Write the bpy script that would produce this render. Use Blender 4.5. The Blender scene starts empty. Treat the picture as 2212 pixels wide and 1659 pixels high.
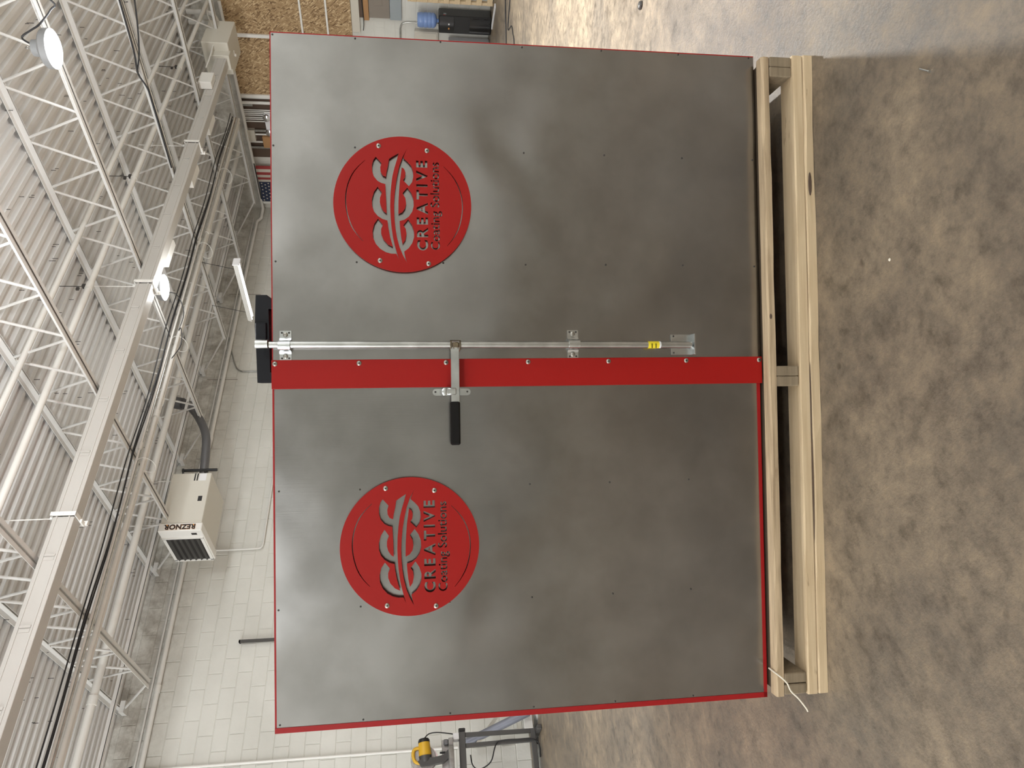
import bpy, bmesh, math, random
from math import sin, cos, pi, radians
from mathutils import Vector, Matrix
random.seed(7)
SC = bpy.context.scene
COL = SC.collection

# ------------------------------------------------------------------ camera, world, exposure
F_PX, PITCH, ROLL, HEAD = 1533.0, radians(7.65), radians(0.71), radians(50.4)
EYE = Vector((0.0, 0.0, 1.5))
_f0 = Vector((cos(HEAD), sin(HEAD), 0)); _r0 = Vector((sin(HEAD), -cos(HEAD), 0)); _u0 = Vector((0, 0, 1))
FWD = cos(PITCH)*_f0 - sin(PITCH)*_u0
_u1 = cos(PITCH)*_u0 + sin(PITCH)*_f0
RGT = cos(ROLL)*_r0 - sin(ROLL)*_u1
UPV = cos(ROLL)*_u1 + sin(ROLL)*_r0
cam = bpy.data.cameras.new('camera'); cam_o = bpy.data.objects.new('camera', cam); COL.objects.link(cam_o)
cx_, cy_, cz_ = -UPV, RGT, -FWD            # the phone was held on its side: image right is down in the room
cam_o.matrix_world = Matrix(((cx_.x, cy_.x, cz_.x, EYE.x), (cx_.y, cy_.y, cz_.y, EYE.y), (cx_.z, cy_.z, cz_.z, EYE.z), (0, 0, 0, 1)))
cam.sensor_fit = 'HORIZONTAL'; cam.sensor_width = 36.0; cam.lens = F_PX/2212*36.0
cam.clip_start = 0.05; cam.clip_end = 200
SC.camera = cam_o
w = bpy.data.worlds.new('world'); SC.world = w; w.use_nodes = True
w.node_tree.nodes['Background'].inputs[0].default_value = (0.9, 0.95, 1, 1)
w.node_tree.nodes['Background'].inputs[1].default_value = 0.3
vs = SC.view_settings; vs.view_transform = 'Standard'; vs.look = 'None'; vs.gamma = 1.0; vs.use_curve_mapping = False
vs.exposure = 0.42
LAMP_W = 520.0          # each high-bay lamp
LAMP_SIDE = 54.0

FILL_BACK, FILL_FRONT = 480.0, 120.0          # unseen fill lights added to lift the ceiling, walls and oven front
for nm, loc, rot, sx_, W in (('fill_light_back', (-7.22, 5.5, 4.0), (0, -pi/2, 0), 9.0, FILL_BACK), ('fill_light_front', (8.0, -7.22, 4.0), (pi/2, 0, 0), 8.0, FILL_FRONT)):
    l = bpy.data.lights.new(nm, 'AREA'); l.shape = 'RECTANGLE'; l.energy = W; l.color = (.97, .985, 1.0)
    l.size, l.size_y = (1.4, sx_) if nm.endswith('back') else (sx_, 1.4)
    lo = bpy.data.objects.new(nm, l); COL.objects.link(lo); lo.location = loc; lo.rotation_euler = rot

def in_view(p):
    d = Vector(p) - EYE; z = d.dot(FWD)
    if z < .1: return None
    return 829.5 + F_PX*d.dot(RGT)/z, 1106 - F_PX*d.dot(UPV)/z     # upright picture, x right, y down

# ------------------------------------------------------------------ materials
def mat(name, col, rough=.5, metal=0.0, emit=None, estr=1.0, bump=None, vary=None, spec=None):
    m = bpy.data.materials.new(name); m.use_nodes = True
    nt = m.node_tree; b = nt.nodes['Principled BSDF']
    b.inputs['Base Color'].default_value = (*col, 1); b.inputs['Roughness'].default_value = rough; b.inputs['Metallic'].default_value = metal
    if spec is not None: b.inputs['Specular IOR Level'].default_value = spec
    if emit:
        b.inputs['Emission Color'].default_value = (*emit, 1); b.inputs['Emission Strength'].default_value = estr
    if bump or vary:
        tc = nt.nodes.new('ShaderNodeTexCoord'); mp = nt.nodes.new('ShaderNodeMapping'); nt.links.new(tc.outputs['Object'], mp.inputs[0])
    if bump:   # (scale, strength, distance)
        n = nt.nodes.new('ShaderNodeTexNoise'); n.inputs['Scale'].default_value = bump[0]; n.inputs['Detail'].default_value = 4
        bp = nt.nodes.new('ShaderNodeBump'); bp.inputs['Strength'].default_value = bump[1]; bp.inputs['Distance'].default_value = bump[2]
        nt.links.new(mp.outputs[0], n.inputs['Vector']); nt.links.new(n.outputs['Fac'], bp.inputs['Height']); nt.links.new(bp.outputs[0], b.inputs['Normal'])
    if vary:   # (scale, colour b, stretch)
        n2 = nt.nodes.new('ShaderNodeTexNoise'); n2.inputs['Scale'].default_value = vary[0]; n2.inputs['Detail'].default_value = 5
        nt.links.new(mp.outputs[0], n2.inputs['Vector'])
        r = nt.nodes.new('ShaderNodeValToRGB'); r.color_ramp.elements[0].position = .35; r.color_ramp.elements[1].position = .68
        r.color_ramp.elements[0].color = (*col, 1); r.color_ramp.elements[1].color = (*vary[1], 1)
        if len(vary) > 2: mp.inputs['Scale'].default_value = vary[2]
        nt.links.new(n2.outputs['Fac'], r.inputs[0]); nt.links.new(r.outputs[0], b.inputs['Base Color'])
    return m

def N(nt, t, **kw):
    n = nt.nodes.new(t)
    for k, v in kw.items():
        if k in n.inputs: n.inputs[k].default_value = v
        else: setattr(n, k, v)
    return n
def ramp(nt, stops):
    r = nt.nodes.new('ShaderNodeValToRGB'); e = r.color_ramp.elements
    e[0].position, e[0].color = stops[0][0], (*stops[0][1], 1); e[1].position, e[1].color = stops[-1][0], (*stops[-1][1], 1)
    for p, c in stops[1:-1]: k = e.new(p); k.color = (*c, 1)
    return r
def mixc(nt, fac, a, b, mode='MIX'):
    m = nt.nodes.new('ShaderNodeMix'); m.data_type = 'RGBA'; m.blend_type = mode; L = nt.links.new
    if hasattr(fac, 'is_output'): L(fac, m.inputs[0])
    else: m.inputs[0].default_value = fac
    for s, i in ((a, 6), (b, 7)):
        if hasattr(s, 'is_output'): L(s, m.inputs[i])
        else: m.inputs[i].default_value = (*s, 1)
    return m.outputs[2]

def concrete():
    m = mat('concrete_floor', (.3, .25, .19), .5); nt = m.node_tree; b = nt.nodes['Principled BSDF']; L = nt.links.new
    tc = N(nt, 'ShaderNodeTexCoord'); P = tc.outputs['Object']
    def noise(sc_, det, ro, dist=0.0, src=P):
        n = N(nt, 'ShaderNodeTexNoise', Scale=sc_, Detail=det, Roughness=ro, Distortion=dist); L(src, n.inputs['Vector']); return n.outputs['Fac']
    a = noise(1.3, 10.0, .70, .3)
    r1 = ramp(nt, [(.32, (.142, .118, .092)), (.46, (.188, .150, .110)), (.56, (.236, .186, .132)), (.70, (.325, .257, .18))]); L(a, r1.inputs[0])
    c = noise(9.0, 12.0, .8)
    r2 = ramp(nt, [(.36, (.48, .47, .46)), (.5, (.97, .97, .97)), (.64, (1.38, 1.34, 1.25))]); L(c, r2.inputs[0])
    col = mixc(nt, .9, r1.outputs[0], r2.outputs[0], 'MULTIPLY')
    # pits and small dark stains of ragged outline
    dv = N(nt, 'ShaderNodeTexNoise', Scale=9.0, Detail=3.0); L(P, dv.inputs['Vector'])
    va = N(nt, 'ShaderNodeVectorMath', operation='MULTIPLY_ADD'); L(dv.outputs['Color'], va.inputs[0]); va.inputs[1].default_value = (.09, .09, 0); L(P, va.inputs[2])
    v = N(nt, 'ShaderNodeTexVoronoi', Scale=7.0); L(va.outputs[0], v.inputs['Vector'])
    r3 = ramp(nt, [(.0, (.42, .40, .38)), (.07, (.55, .53, .51)), (.13, (1, 1, 1))]); L(v.outputs['Distance'], r3.inputs[0])
    rg = ramp(nt, [(.47, (0, 0, 0)), (.56, (1, 1, 1))]); L(noise(2.2, 3.0, .5), rg.inputs[0])
    col = mixc(nt, .85, col, mixc(nt, rg.outputs[0], (1, 1, 1), r3.outputs[0]), 'MULTIPLY')
    # scratches
    mp = N(nt, 'ShaderNodeMapping', Scale=(1.2, 30, 1), Rotation=(0, 0, .6)); L(P, mp.inputs[0])
    rs = ramp(nt, [(.26, (.62, .60, .58)), (.36, (1, 1, 1))]); L(noise(1.6, 6.0, .7, 0.0, mp.outputs[0]), rs.inputs[0])
    col = mixc(nt, .5, col, rs.outputs[0], 'MULTIPLY')
    L(col, b.inputs['Base Color'])
    rr = ramp(nt, [(.3, (.30, .30, .30)), (.7, (.58, .58, .58))]); L(c, rr.inputs[0]); L(rr.outputs[0], b.inputs['Roughness'])
    bp = N(nt, 'ShaderNodeBump', Strength=.5, Distance=.006); L(noise(55.0, 5.0, .7), bp.inputs['Height']); L(bp.outputs[0], b.inputs['Normal'])
    return m

def stainless(seed):
    m = mat('brushed_steel', (.5, .47, .42), .34, 1.0); nt = m.node_tree; b = nt.nodes['Principled BSDF']; L = nt.links.new
    tc = N(nt, 'ShaderNodeTexCoord')
    mp = N(nt, 'ShaderNodeMapping', Location=(seed*3.1, seed*1.7, 0)); L(tc.outputs['Object'], mp.inputs[0])
    a = N(nt, 'ShaderNodeTexNoise', Scale=1.7, Detail=1.0, Roughness=.4, Distortion=.6); L(mp.outputs[0], a.inputs['Vector'])
    c = N(nt, 'ShaderNodeTexNoise', Scale=4.0, Detail=6.0, Roughness=.6); L(mp.outputs[0], c.inputs['Vector'])
    r = ramp(nt, [(.35, (.30, .294, .286)), (.65, (.365, .358, .35))]); L(c.outputs['Fac'], r.inputs[0]); L(r.outputs[0], b.inputs['Base Color'])
    rr = ramp(nt, [(.3, (.20, .20, .20)), (.7, (.26, .26, .26))]); L(c.outputs['Fac'], rr.inputs[0]); L(rr.outputs[0], b.inputs['Roughness'])
    bp = N(nt, 'ShaderNodeBump', Strength=.5, Distance=.04); L(a.outputs['Fac'], bp.inputs['Height'])
    mp2 = N(nt, 'ShaderNodeMapping', Scale=(260, 260, 3)); L(tc.outputs['Object'], mp2.inputs[0])
    g = N(nt, 'ShaderNodeTexNoise', Scale=1.0, Detail=2.0); L(mp2.outputs[0], g.inputs['Vector'])
    bp2 = N(nt, 'ShaderNodeBump', Strength=.06, Distance=.001); L(g.outputs['Fac'], bp2.inputs['Height']); L(bp.outputs[0], bp2.inputs['Normal'])
    L(bp2.outputs[0], b.inputs['Normal'])
    return m

def lumber(name, c0, c1, dark=(.2, .11, .05)):
    m = mat(name, c0, .7); nt = m.node_tree; b = nt.nodes['Principled BSDF']; L = nt.links.new
    tc = N(nt, 'ShaderNodeTexCoord'); mp = N(nt, 'ShaderNodeMapping', Scale=(1.6, 22, 30)); L(tc.outputs['Object'], mp.inputs[0])
    a = N(nt, 'ShaderNodeTexNoise', Scale=2.0, Detail=6.0, Roughness=.6, Distortion=.4); L(mp.outputs[0], a.inputs['Vector'])
    r = ramp(nt, [(.3, c0), (.7, c1)]); L(a.outputs['Fac'], r.inputs[0])
    mp2 = N(nt, 'ShaderNodeMapping', Scale=(3, 14, 16)); L(tc.outputs['Object'], mp2.inputs[0])
    k = N(nt, 'ShaderNodeTexNoise', Scale=1.3, Detail=4.0, Roughness=.65); L(mp2.outputs[0], k.inputs['Vector'])
    rk = ramp(nt, [(.66, (0, 0, 0)), (.76, (1, 1, 1))]); L(k.outputs['Fac'], rk.inputs[0])
    L(mixc(nt, rk.outputs[0], r.outputs[0], dark), b.inputs['Base Color'])
    bp = N(nt, 'ShaderNodeBump', Strength=.3, Distance=.003); L(a.outputs['Fac'], bp.inputs['Height']); L(bp.outputs[0], b.inputs['Normal'])
    return m

def osb():
    m = mat('osb_board', (.4, .25, .11), .75); nt = m.node_tree; b = nt.nodes['Principled BSDF']; L = nt.links.new
    tc = N(nt, 'ShaderNodeTexCoord'); out = None
    for i, (rot, sc_, off) in enumerate(((.35, (1, 12, 52), 0), (-.9, (1, 14, 56), 7), (1.35, (1, 13, 50), 13), (2.2, (1, 15, 58), 21))):
        m0 = N(nt, 'ShaderNodeMapping', Rotation=(rot, 0, 0)); L(tc.outputs['Object'], m0.inputs[0]); mp = N(nt, 'ShaderNodeMapping', Scale=sc_, Location=(off, off, off)); L(m0.outputs[0], mp.inputs[0])
        v = N(nt, 'ShaderNodeTexVoronoi', Scale=1.0); L(mp.outputs[0], v.inputs['Vector'])
        sp = N(nt, 'ShaderNodeSeparateColor'); L(v.outputs['Color'], sp.inputs[0])
        r = ramp(nt, [(0, (.16, .09, .04)), (.25, (.36, .235, .12)), (.75, (.47, .325, .175)), (1, (.72, .56, .34))]); L(sp.outputs[0], r.inputs[0])
        if out is None: out = r.outputs[0]
        else:
            st = ramp(nt, [(.5, (0, 0, 0)), (.55, (1, 1, 1))]); L(sp.outputs[1], st.inputs[0]); out = mixc(nt, st.outputs[0], out, r.outputs[0])
    L(out, b.inputs['Base Color'])
    return m

def painted_block():
    m = mat('painted_block', (.66, .64, .57), .6); nt = m.node_tree; b = nt.nodes['Principled BSDF']; L = nt.links.new
    g = N(nt, 'ShaderNodeNewGeometry')
    a = N(nt, 'ShaderNodeTexNoise', Scale=.9, Detail=6.0, Roughness=.6); L(g.outputs['Position'], a.inputs['Vector'])
    r = ramp(nt, [(.3, (.64, .635, .585)), (.65, (.75, .745, .695))]); L(a.outputs['Fac'], r.inputs[0])
    # soot and cobweb dust that has settled under the roof
    sp = N(nt, 'ShaderNodeSeparateXYZ'); L(g.outputs['Position'], sp.inputs[0])
    mr = N(nt, 'ShaderNodeMapRange'); mr.inputs[1].default_value = 4.75; mr.inputs[2].default_value = 5.35; L(sp.outputs[2], mr.inputs[0])
    c = N(nt, 'ShaderNodeTexNoise', Scale=3.2, Detail=10.0, Roughness=.75, Distortion=.25); L(g.outputs['Position'], c.inputs['Vector'])
    rc = ramp(nt, [(.38, (0, 0, 0)), (.62, (1, 1, 1))]); L(c.outputs['Fac'], rc.inputs[0])
    mu = N(nt, 'ShaderNodeMath', operation='MULTIPLY'); L(mr.outputs[0], mu.inputs[0]); L(rc.outputs[0], mu.inputs[1])
    mu2 = N(nt, 'ShaderNodeMath', operation='MULTIPLY'); L(mu.outputs[0], mu2.inputs[0]); mu2.inputs[1].default_value = .75
    L(mixc(nt, mu2.outputs[0], r.outputs[0], (.27, .24, .20)), b.inputs['Base Color'])
    f = N(nt, 'ShaderNodeTexNoise', Scale=30.0, Detail=5.0); L(g.outputs['Position'], f.inputs['Vector'])
    bp = N(nt, 'ShaderNodeBump', Strength=.25, Distance=.006); L(f.outputs['Fac'], bp.inputs['Height']); L(bp.outputs[0], b.inputs['Normal'])
    return m

M = {}
M['floor'] = concrete()
M['steelL'], M['steelR'] = stainless(1.0), stainless(2.3)
M['pine'] = lumber('pine', (.60, .45, .275), (.72, .57, .37))
M['pine_old'] = lumber('weathered_pine', (.36, .26, .16), (.66, .51, .33))
M['pine_shaded'] = lumber('shaded_pine', (.075, .052, .032), (.14, .10, .062))  # shade below the oven front, put into the wood colour
M['pine_grey'] = lumber('grey_pine', (.20, .155, .10), (.32, .25, .165))
M['osb'] = osb()
M['block'] = painted_block()
M['red'] = mat('red_powder_coat', (.34, .009, .007), .42, bump=(260, .25, .0006), spec=.25)
M['redbody'] = mat('red_body_paint', (.33, .011, .012), .38, spec=.3)
M['galv'] = mat('galvanised_steel', (.42, .42, .40), .34, 1.0, vary=(14, (.58, .58, .56)))
M['zinc'] = mat('zinc_plate', (.52, .54, .54), .26, 1.0, vary=(20, (.68, .70, .70)))
M['screw'] = mat('screw_steel', (.42, .40, .36), .4, 1.0)
M['darkmetal'] = mat('dark_metal', (.08, .075, .07), .45, .6)
M['weld'] = mat('burnt_weld', (.09, .075, .055), .5, .8, vary=(60, (.25, .2, .13)))
M['grip'] = mat('black_rubber_grip', (.007, .0065, .0065), .33, spec=.25)
M['blackpaint'] = mat('black_paint', (.009, .010, .013), .55, bump=(40, .2, .002), spec=.25)
M['black'] = mat('black_plastic', (.012, .012, .013), .35)
M['blackgloss'] = mat('black_gloss_plastic', (.010, .010, .011), .12)
M['roofwhite'] = mat('white_roof_paint', (.70, .69, .665), .55, bump=(8, .1, .004))
M['deck'] = mat('white_deck_paint', (.70, .695, .68), .6, vary=(.8, (.65, .645, .63)))
M['pipe'] = mat('white_painted_pipe', (.76, .75, .71), .45)
M['bus'] = mat('white_busway_paint', (.53, .51, .475), .4)
M['buswhite'] = mat('bright_white_paint', (.85, .84, .8), .4)
M['heater'] = mat('beige_heater_paint', (.66, .635, .56), .45)
M['vent'] = mat('grey_vent_pipe', (.15, .15, .155), .5, .4)
M['cable'] = mat('black_cable', (.015, .015, .017), .5)
M['lens'] = mat('lamp_lens', (.9, .95, 1), .4, emit=(.93, .97, 1), estr=14)
M['tube'] = mat('lamp_tube', (.9, .9, .9), .4, emit=(.95, .97, 1), estr=2.5)
M['lampgrey'] = mat('lamp_housing', (.35, .36, .37), .45, .3)
M['yellow'] = mat('tool_yellow', (.68, .40, .025), .45)
M['labelyellow'] = mat('yellow_label', (.85, .68, .03), .45)
M['white'] = mat('white_label', (.82, .82, .84), .5)
M['ink'] = mat('black_ink', (.012, .01, .01), .5)
M['orange'] = mat('orange_ink', (.75, .33, .08), .5)
M['castgrey'] = mat('cast_aluminium', (.42, .41, .39), .45, .5, vary=(20, (.3, .29, .28)))
M['toolgrey'] = mat('tool_grey', (.055, .053, .05), .45)
M['standgrey'] = mat('stand_grey', (.085, .083, .08), .5, .2)
M['tubegrey'] = mat('blue_grey_tube', (.26, .275, .33), .45, .3)
M['blueplastic'] = None
M['cream'] = mat('cream_paint', (.62, .585, .51), .5)
M['taupe'] = mat('taupe_board', (.26, .225, .19), .7)
M['bluegrey'] = mat('blue_grey_board', (.33, .37, .39), .6)
M['brown'] = mat('brown_board', (.10, .065, .045), .7)
M['orangewood'] = mat('orange_stud', (.42, .23, .10), .7)
M['cloth_red'] = mat('flag_red', (.33, .045, .045), .8)
M['cloth_white'] = mat('flag_white', (.62, .57, .5), .8)
M['cloth_blue'] = mat('flag_blue', (.025, .035, .075), .8)
M['chrome'] = mat('chrome', (.8, .8, .82), .12, 1.0)
M['string'] = mat('white_twine', (.8, .74, .62), .8)
def blue_bottle():
    m = bpy.data.materials.new('blue_water_plastic'); m.use_nodes = True; b = m.node_tree.nodes['Principled BSDF']
    b.inputs['Base Color'].default_value = (.30, .46, .85, 1); b.inputs['Roughness'].default_value = .12; b.inputs['Transmission Weight'].default_value = .35
    return m
M['blueplastic'] = blue_bottle()

# ------------------------------------------------------------------ mesh helpers
class MB:
    def __init__(s): s.v, s.f = [], []
    def add(s, vs_, fs_):
        o = len(s.v); s.v += [tuple(v) for v in vs_]; s.f += [tuple(i+o for i in f) for f in fs_]; return s
    def box(s, a, b, ch=0.0, R=None, o=(0, 0, 0)):
        x0, y0, z0 = (min(a[i], b[i]) for i in range(3)); x1, y1, z1 = (max(a[i], b[i]) for i in range(3))
        if ch <= 0:
            vs_ = [(x, y, z) for x in (x0, x1) for y in (y0, y1) for z in (z0, z1)]
            fs_ = [(0, 1, 3, 2), (4, 6, 7, 5), (0, 4, 5, 1), (2, 3, 7, 6), (0, 2, 6, 4), (1, 5, 7, 3)]
        else:
            bm = bmesh.new(); bmesh.ops.create_cube(bm, size=1)
            for v in bm.verts: v.co = ((x0+x1)/2+v.co.x*(x1-x0), (y0+y1)/2+v.co.y*(y1-y0), (z0+z1)/2+v.co.z*(z1-z0))
            bmesh.ops.bevel(bm, geom=bm.edges[:], offset=ch, segments=1, affect='EDGES')
            bm.verts.index_update(); vs_ = [v.co.copy() for v in bm.verts]; fs_ = [[v.index for v in f.verts] for f in bm.faces]; bm.free()
        if R: vs_ = [Vector(o)+R @ (Vector(v)-Vector(o)) for v in vs_]
        return s.add(vs_, fs_)
    def tube(s, pts, r, n=8, cap=True, r2=None):
        pts = [Vector(p) for p in pts]; rings = []; prev = None
        for i, p in enumerate(pts):
            d = (pts[min(i+1, len(pts)-1)] - pts[max(i-1, 0)]).normalized()
            if prev is None:
                a = d.orthogonal().normalized()
            else:
                a = prev - d*prev.dot(d); a = a.normalized() if a.length > 1e-6 else d.orthogonal().normalized()
            prev = a; b = d.cross(a)
            rr = r if r2 is None else r + (r2-r)*i/max(1, len(pts)-1)
            rings.append([p + rr*(cos(2*pi*k/n)*a + sin(2*pi*k/n)*b) for k in range(n)])
        vs_ = [v for q in rings for v in q]; fs_ = []
        for i in range(len(pts)-1):
            for k in range(n): fs_.append((i*n+k, i*n+(k+1) % n, (i+1)*n+(k+1) % n, (i+1)*n+k))
        if cap: fs_ += [tuple(range(n))[::-1], tuple((len(pts)-1)*n+k for k in range(n))]
        return s.add(vs_, fs_)
    def lathe(s, prof, c, ax='z', n=24):          # prof: (radius, height)
        c = Vector(c); A = {'z': (Vector((1, 0, 0)), Vector((0, 1, 0)), Vector((0, 0, 1))), 'y': (Vector((1, 0, 0)), Vector((0, 0, 1)), Vector((0, -1, 0))), 'x': (Vector((0, 1, 0)), Vector((0, 0, 1)), Vector((1, 0, 0)))}[ax] if isinstance(ax, str) else ax
        vs_, fs_ = [], []
        for r, h in prof:
            for k in range(n): vs_.append(c + A[0]*r*cos(2*pi*k/n) + A[1]*r*sin(2*pi*k/n) + A[2]*h)
        for i in range(len(prof)-1):
            for k in range(n): fs_.append((i*n+k, i*n+(k+1) % n, (i+1)*n+(k+1) % n, (i+1)*n+k))
        fs_ += [tuple(range(n))[::-1], tuple((len(prof)-1)*n+k for k in range(n))]
        return s.add(vs_, fs_)
    def prism(s, poly, frame, d0, d1):            # polygon in (a, b) of frame=(origin, A, B, D), extruded along D
        o, A, B, D = (Vector(q) for q in frame); n = len(poly)
        vs_ = [o+A*p[0]+B*p[1]+D*d0 for p in poly] + [o+A*p[0]+B*p[1]+D*d1 for p in poly]
        fs_ = [tuple(range(n))[::-1], tuple(range(n, 2*n))] + [(i, (i+1) % n, n+(i+1) % n, n+i) for i in range(n)]
        return s.add(vs_, fs_)
    def mesh(s, name, m, smooth=False):
        me = bpy.data.meshes.new(name); me.from_pydata(s.v, [], s.f); me.update()
        bm = bmesh.new(); bm.from_mesh(me); bmesh.ops.recalc_face_normals(bm, faces=bm.faces); bm.to_mesh(me); bm.free()
        if m is not None: me.materials.append(M[m] if isinstance(m, str) else m)
        if smooth:
            for p in me.polygons: p.use_smooth = True
            try: me.set_sharp_from_angle(angle=radians(38))
            except Exception: pass
        return me
    def build(s, name, m, parent=None, smooth=False, loc=None):
        o = bpy.data.objects.new(name, s.mesh(name, m, smooth)); COL.objects.link(o)
        if parent is not None: o.parent = parent
        if loc is not None: o.location = loc
        return o
def mobj(name, me, parent=None, loc=(0, 0, 0)):
    o = bpy.data.objects.new(name, me); COL.objects.link(o); o.location = loc
    if parent is not None: o.parent = parent
    return o
def tag(o, label, cat, group=None):
    o['label'] = label; o['category'] = cat
    if group: o['group'] = group
    return o
def thing(name, label, cat, loc=(0, 0, 0), rz=0.0, group=None):
    o = bpy.data.objects.new(name, None); COL.objects.link(o); o.location = loc; o.rotation_euler = (0, 0, rz); o.empty_display_size = .1
    return tag(o, label, cat, group)
def struct(o): o['kind'] = 'structure'; return o
def smooth_pts(P, k=4):                            # Catmull-Rom
    P = [Vector(p) for p in P]; out = []
    for i in range(len(P)-1):
        a, b, c, d = P[max(i-1, 0)], P[i], P[i+1], P[min(i+2, len(P)-1)]
        for j in range(k):
            t = j/k; out.append(.5*((2*b)+(c-a)*t+(2*a-5*b+4*c-d)*t*t+(3*b-a-3*c+d)*t**3))
    out.append(P[-1]); return out
def text_mesh(txt, size, depth, m, bold=0.0, align='LEFT', space=1.0):
    c = bpy.data.curves.new('t', 'FONT'); c.body = txt; c.size = size; c.extrude = depth; c.offset = bold; c.align_x = align; c.space_character = space
    o = bpy.data.objects.new('t', c); COL.objects.link(o); bpy.context.view_layer.update()
    me = bpy.data.meshes.new_from_object(o.evaluated_get(bpy.context.evaluated_depsgraph_get()))
    bpy.data.objects.remove(o); me.materials.clear(); me.materials.append(M[m]); return me

# ------------------------------------------------------------------ the building
XW, YW, XN, YN, ZD = 14.35, 10.7, -7.0, -7.0, 5.56      # far walls, near walls behind the camera, underside of deck
struct(MB().box((XN-.3, YN-.3, -.2), (XW+.3, YW+.3, 0)).build('floor', 'floor'))
wl = struct(MB().box((XN-.3, YW-.021, 0), (XW+.3, YW+.25, 5.75)).build('wall_left', 'block'))
wr = struct(MB().box((XW-.026, YN-.3, 0), (XW+.25, YW, 5.75)).build('wall_right', 'block'))
WZ0, WZ1 = 3.3, 4.7  # height band of the openings added for the fill lights
struct(MB().box((XN-.25, YN-.3, 0), (XN, YW, WZ0)).box((XN-.25, YN-.3, WZ1), (XN, YW, 5.75)).box((XN-.25, YN-.3, WZ0), (XN, 1.0, WZ1)).box((XN-.25, 10.0, WZ0), (XN, YW, WZ1)).build('wall_back', 'block'))
struct(MB().box((XN, YN-.25, 0), (XW, YN, WZ0)).box((XN, YN-.25, WZ1), (XW, YN, 5.75)).box((XN, YN-.25, WZ0), (4.0, YN, WZ1)).box((12.0, YN-.25, WZ0), (XW, YN, WZ1)).build('wall_front', 'block'))
wf = MB(); wg = MB()  # frames of the added openings, unseen behind the camera
for k in range(7): wf.box((XN-.16, 1+1.5*k-.03, WZ0), (XN-.08, 1+1.5*k+.03, WZ1))
wf.box((XN-.16, 1.0, WZ0), (XN-.08, 10.0, WZ0+.06)).box((XN-.16, 1.0, WZ1-.06), (XN-.08, 10.0, WZ1)); struct(wf.build('added_window_1', 'cream'))
wf = MB()
for k in range(6): wf.box((4+1.6*k-.03, YN-.16, WZ0), (4+1.6*k+.03, YN-.08, WZ1))
wf.box((4.0, YN-.16, WZ0), (12.0, YN-.08, WZ0+.06)).box((4.0, YN-.16, WZ1-.06), (12.0, YN-.08, WZ1)); struct(wf.build('added_window_2', 'cream'))

# painted concrete blocks: the nearest visible ones one by one, the rest of the visible wall joined
BW, BH, BG = .4064, .2032, .007
blk = MB().box((-(BW-BG)/2, -.03, -(BH-BG)/2), ((BW-BG)/2, .02, (BH-BG)/2), ch=.006).mesh('block', 'block')
cand, rest, rest2 = [], MB(), MB()
def hidden(p):
    q = in_view(p)
    if q is None: return True
    u, v = q
    if u < -20 or u > 1690 or v < -20 or v > 2230: return True
    return 110 < u < 1570 and 620 < v
for row in range(27):
    for k in range(39):
        p = (1.55 + (k-6)*BW + (BW/2 if row % 2 else 0), YW, .1016 + row*BH)
        if p[0] > XW-.2: continue
        if hidden(p):
            if p[0] > 2 or row < 26: rest2.box((p[0]-(BW-BG)/2, p[1]-.03, p[2]-(BH-BG)/2), (p[0]+(BW-BG)/2, p[1], p[2]+(BH-BG)/2))
            continue
        q = in_view(p); zo = p[2] > 5.05
        cand.append((((Vector(p)-EYE).length) + (5 if zo else 0), p))
cand.sort(key=lambda c: c[0])
for i, (d, p) in enumerate(cand):
    if i < 296: mobj('block', blk, wl, p)
    else: rest.box((p[0]-(BW-BG)/2, p[1]-.03, p[2]-(BH-BG)/2), (p[0]+(BW-BG)/2, p[1]+.02, p[2]+(BH-BG)/2), ch=.006)

rest.add(rest2.v, rest2.f)
if rest.v:
    o = rest.build('far_blocks', 'block', wl); o['kind'] = 'stuff'
blk2 = MB().box((-.03, -(BW-BG)/2, -(BH-BG)/2), (.02, (BW-BG)/2, (BH-BG)/2), ch=.006).mesh('block', 'block')
for row in range(13):
    for k in range(5):
        p = (XW, 4.95 + k*BW + (BW/2 if row % 2 else 0), .1016+row*BH)
        if p[1] < 6.9: mobj('block', blk2, wr, p)
r3 = MB()
for row in range(27):
    for k in range(14):
        y_ = 4.95 + (k+5)*BW + (BW/2 if row % 2 else 0); z_ = .1016+row*BH
        if y_ < YW-.2 and (y_ > 6.9 or row > 12): r3.box((XW-.03, y_-(BW-BG)/2, z_-(BH-BG)/2), (XW, y_+(BW-BG)/2, z_+(BH-BG)/2))
o = r3.build('far_blocks', 'block', wr); o['kind'] = 'stuff'

# corrugated steel roof deck, one sheet per six ribs
ceil = struct(MB().box((XN-.3, YN-.3, 5.72), (XW+.3, YW+.3, 5.9)).build('ceiling', 'deck'))
RP = .1524
sh = MB(); prof = []
for k in range(6):
    y = k*RP; prof += [(y, 0), (y+.048, 0), (y+.064, .042), (y+.136, .042)]
prof.append((6*RP, 0))
for i in range(len(prof)-1):
    (y0, z0), (y1, z1) = prof[i], prof[i+1]
    sh.add([(XN-.2, y0, z0), (XW+.2, y0, z0), (XW+.2, y1, z1), (XN-.2, y1, z1)], [(0, 1, 2, 3)])
sh.box((XN-.2, -.004, -.005), (XW+.2, .010, 0))      # side lap
deck = sh.mesh('deck_sheet', 'deck')
y = YW+.05
while y > YN-.1:
    y -= 6*RP; mobj('deck_sheet', deck, ceil, (0, y, ZD))
rs = MB()
for _ in range(340):
    x, yy = random.uniform(2, 13.5), random.uniform(2.0, 10.3)
    for dx in ([0] if random.random() < .7 else [0, .06]):
        rs.tube([(x+dx, yy+dx*.3, ZD+.02), (x+dx, yy+dx*.3, ZD-random.uniform(.025, .055))], .0035, 5)
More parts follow.
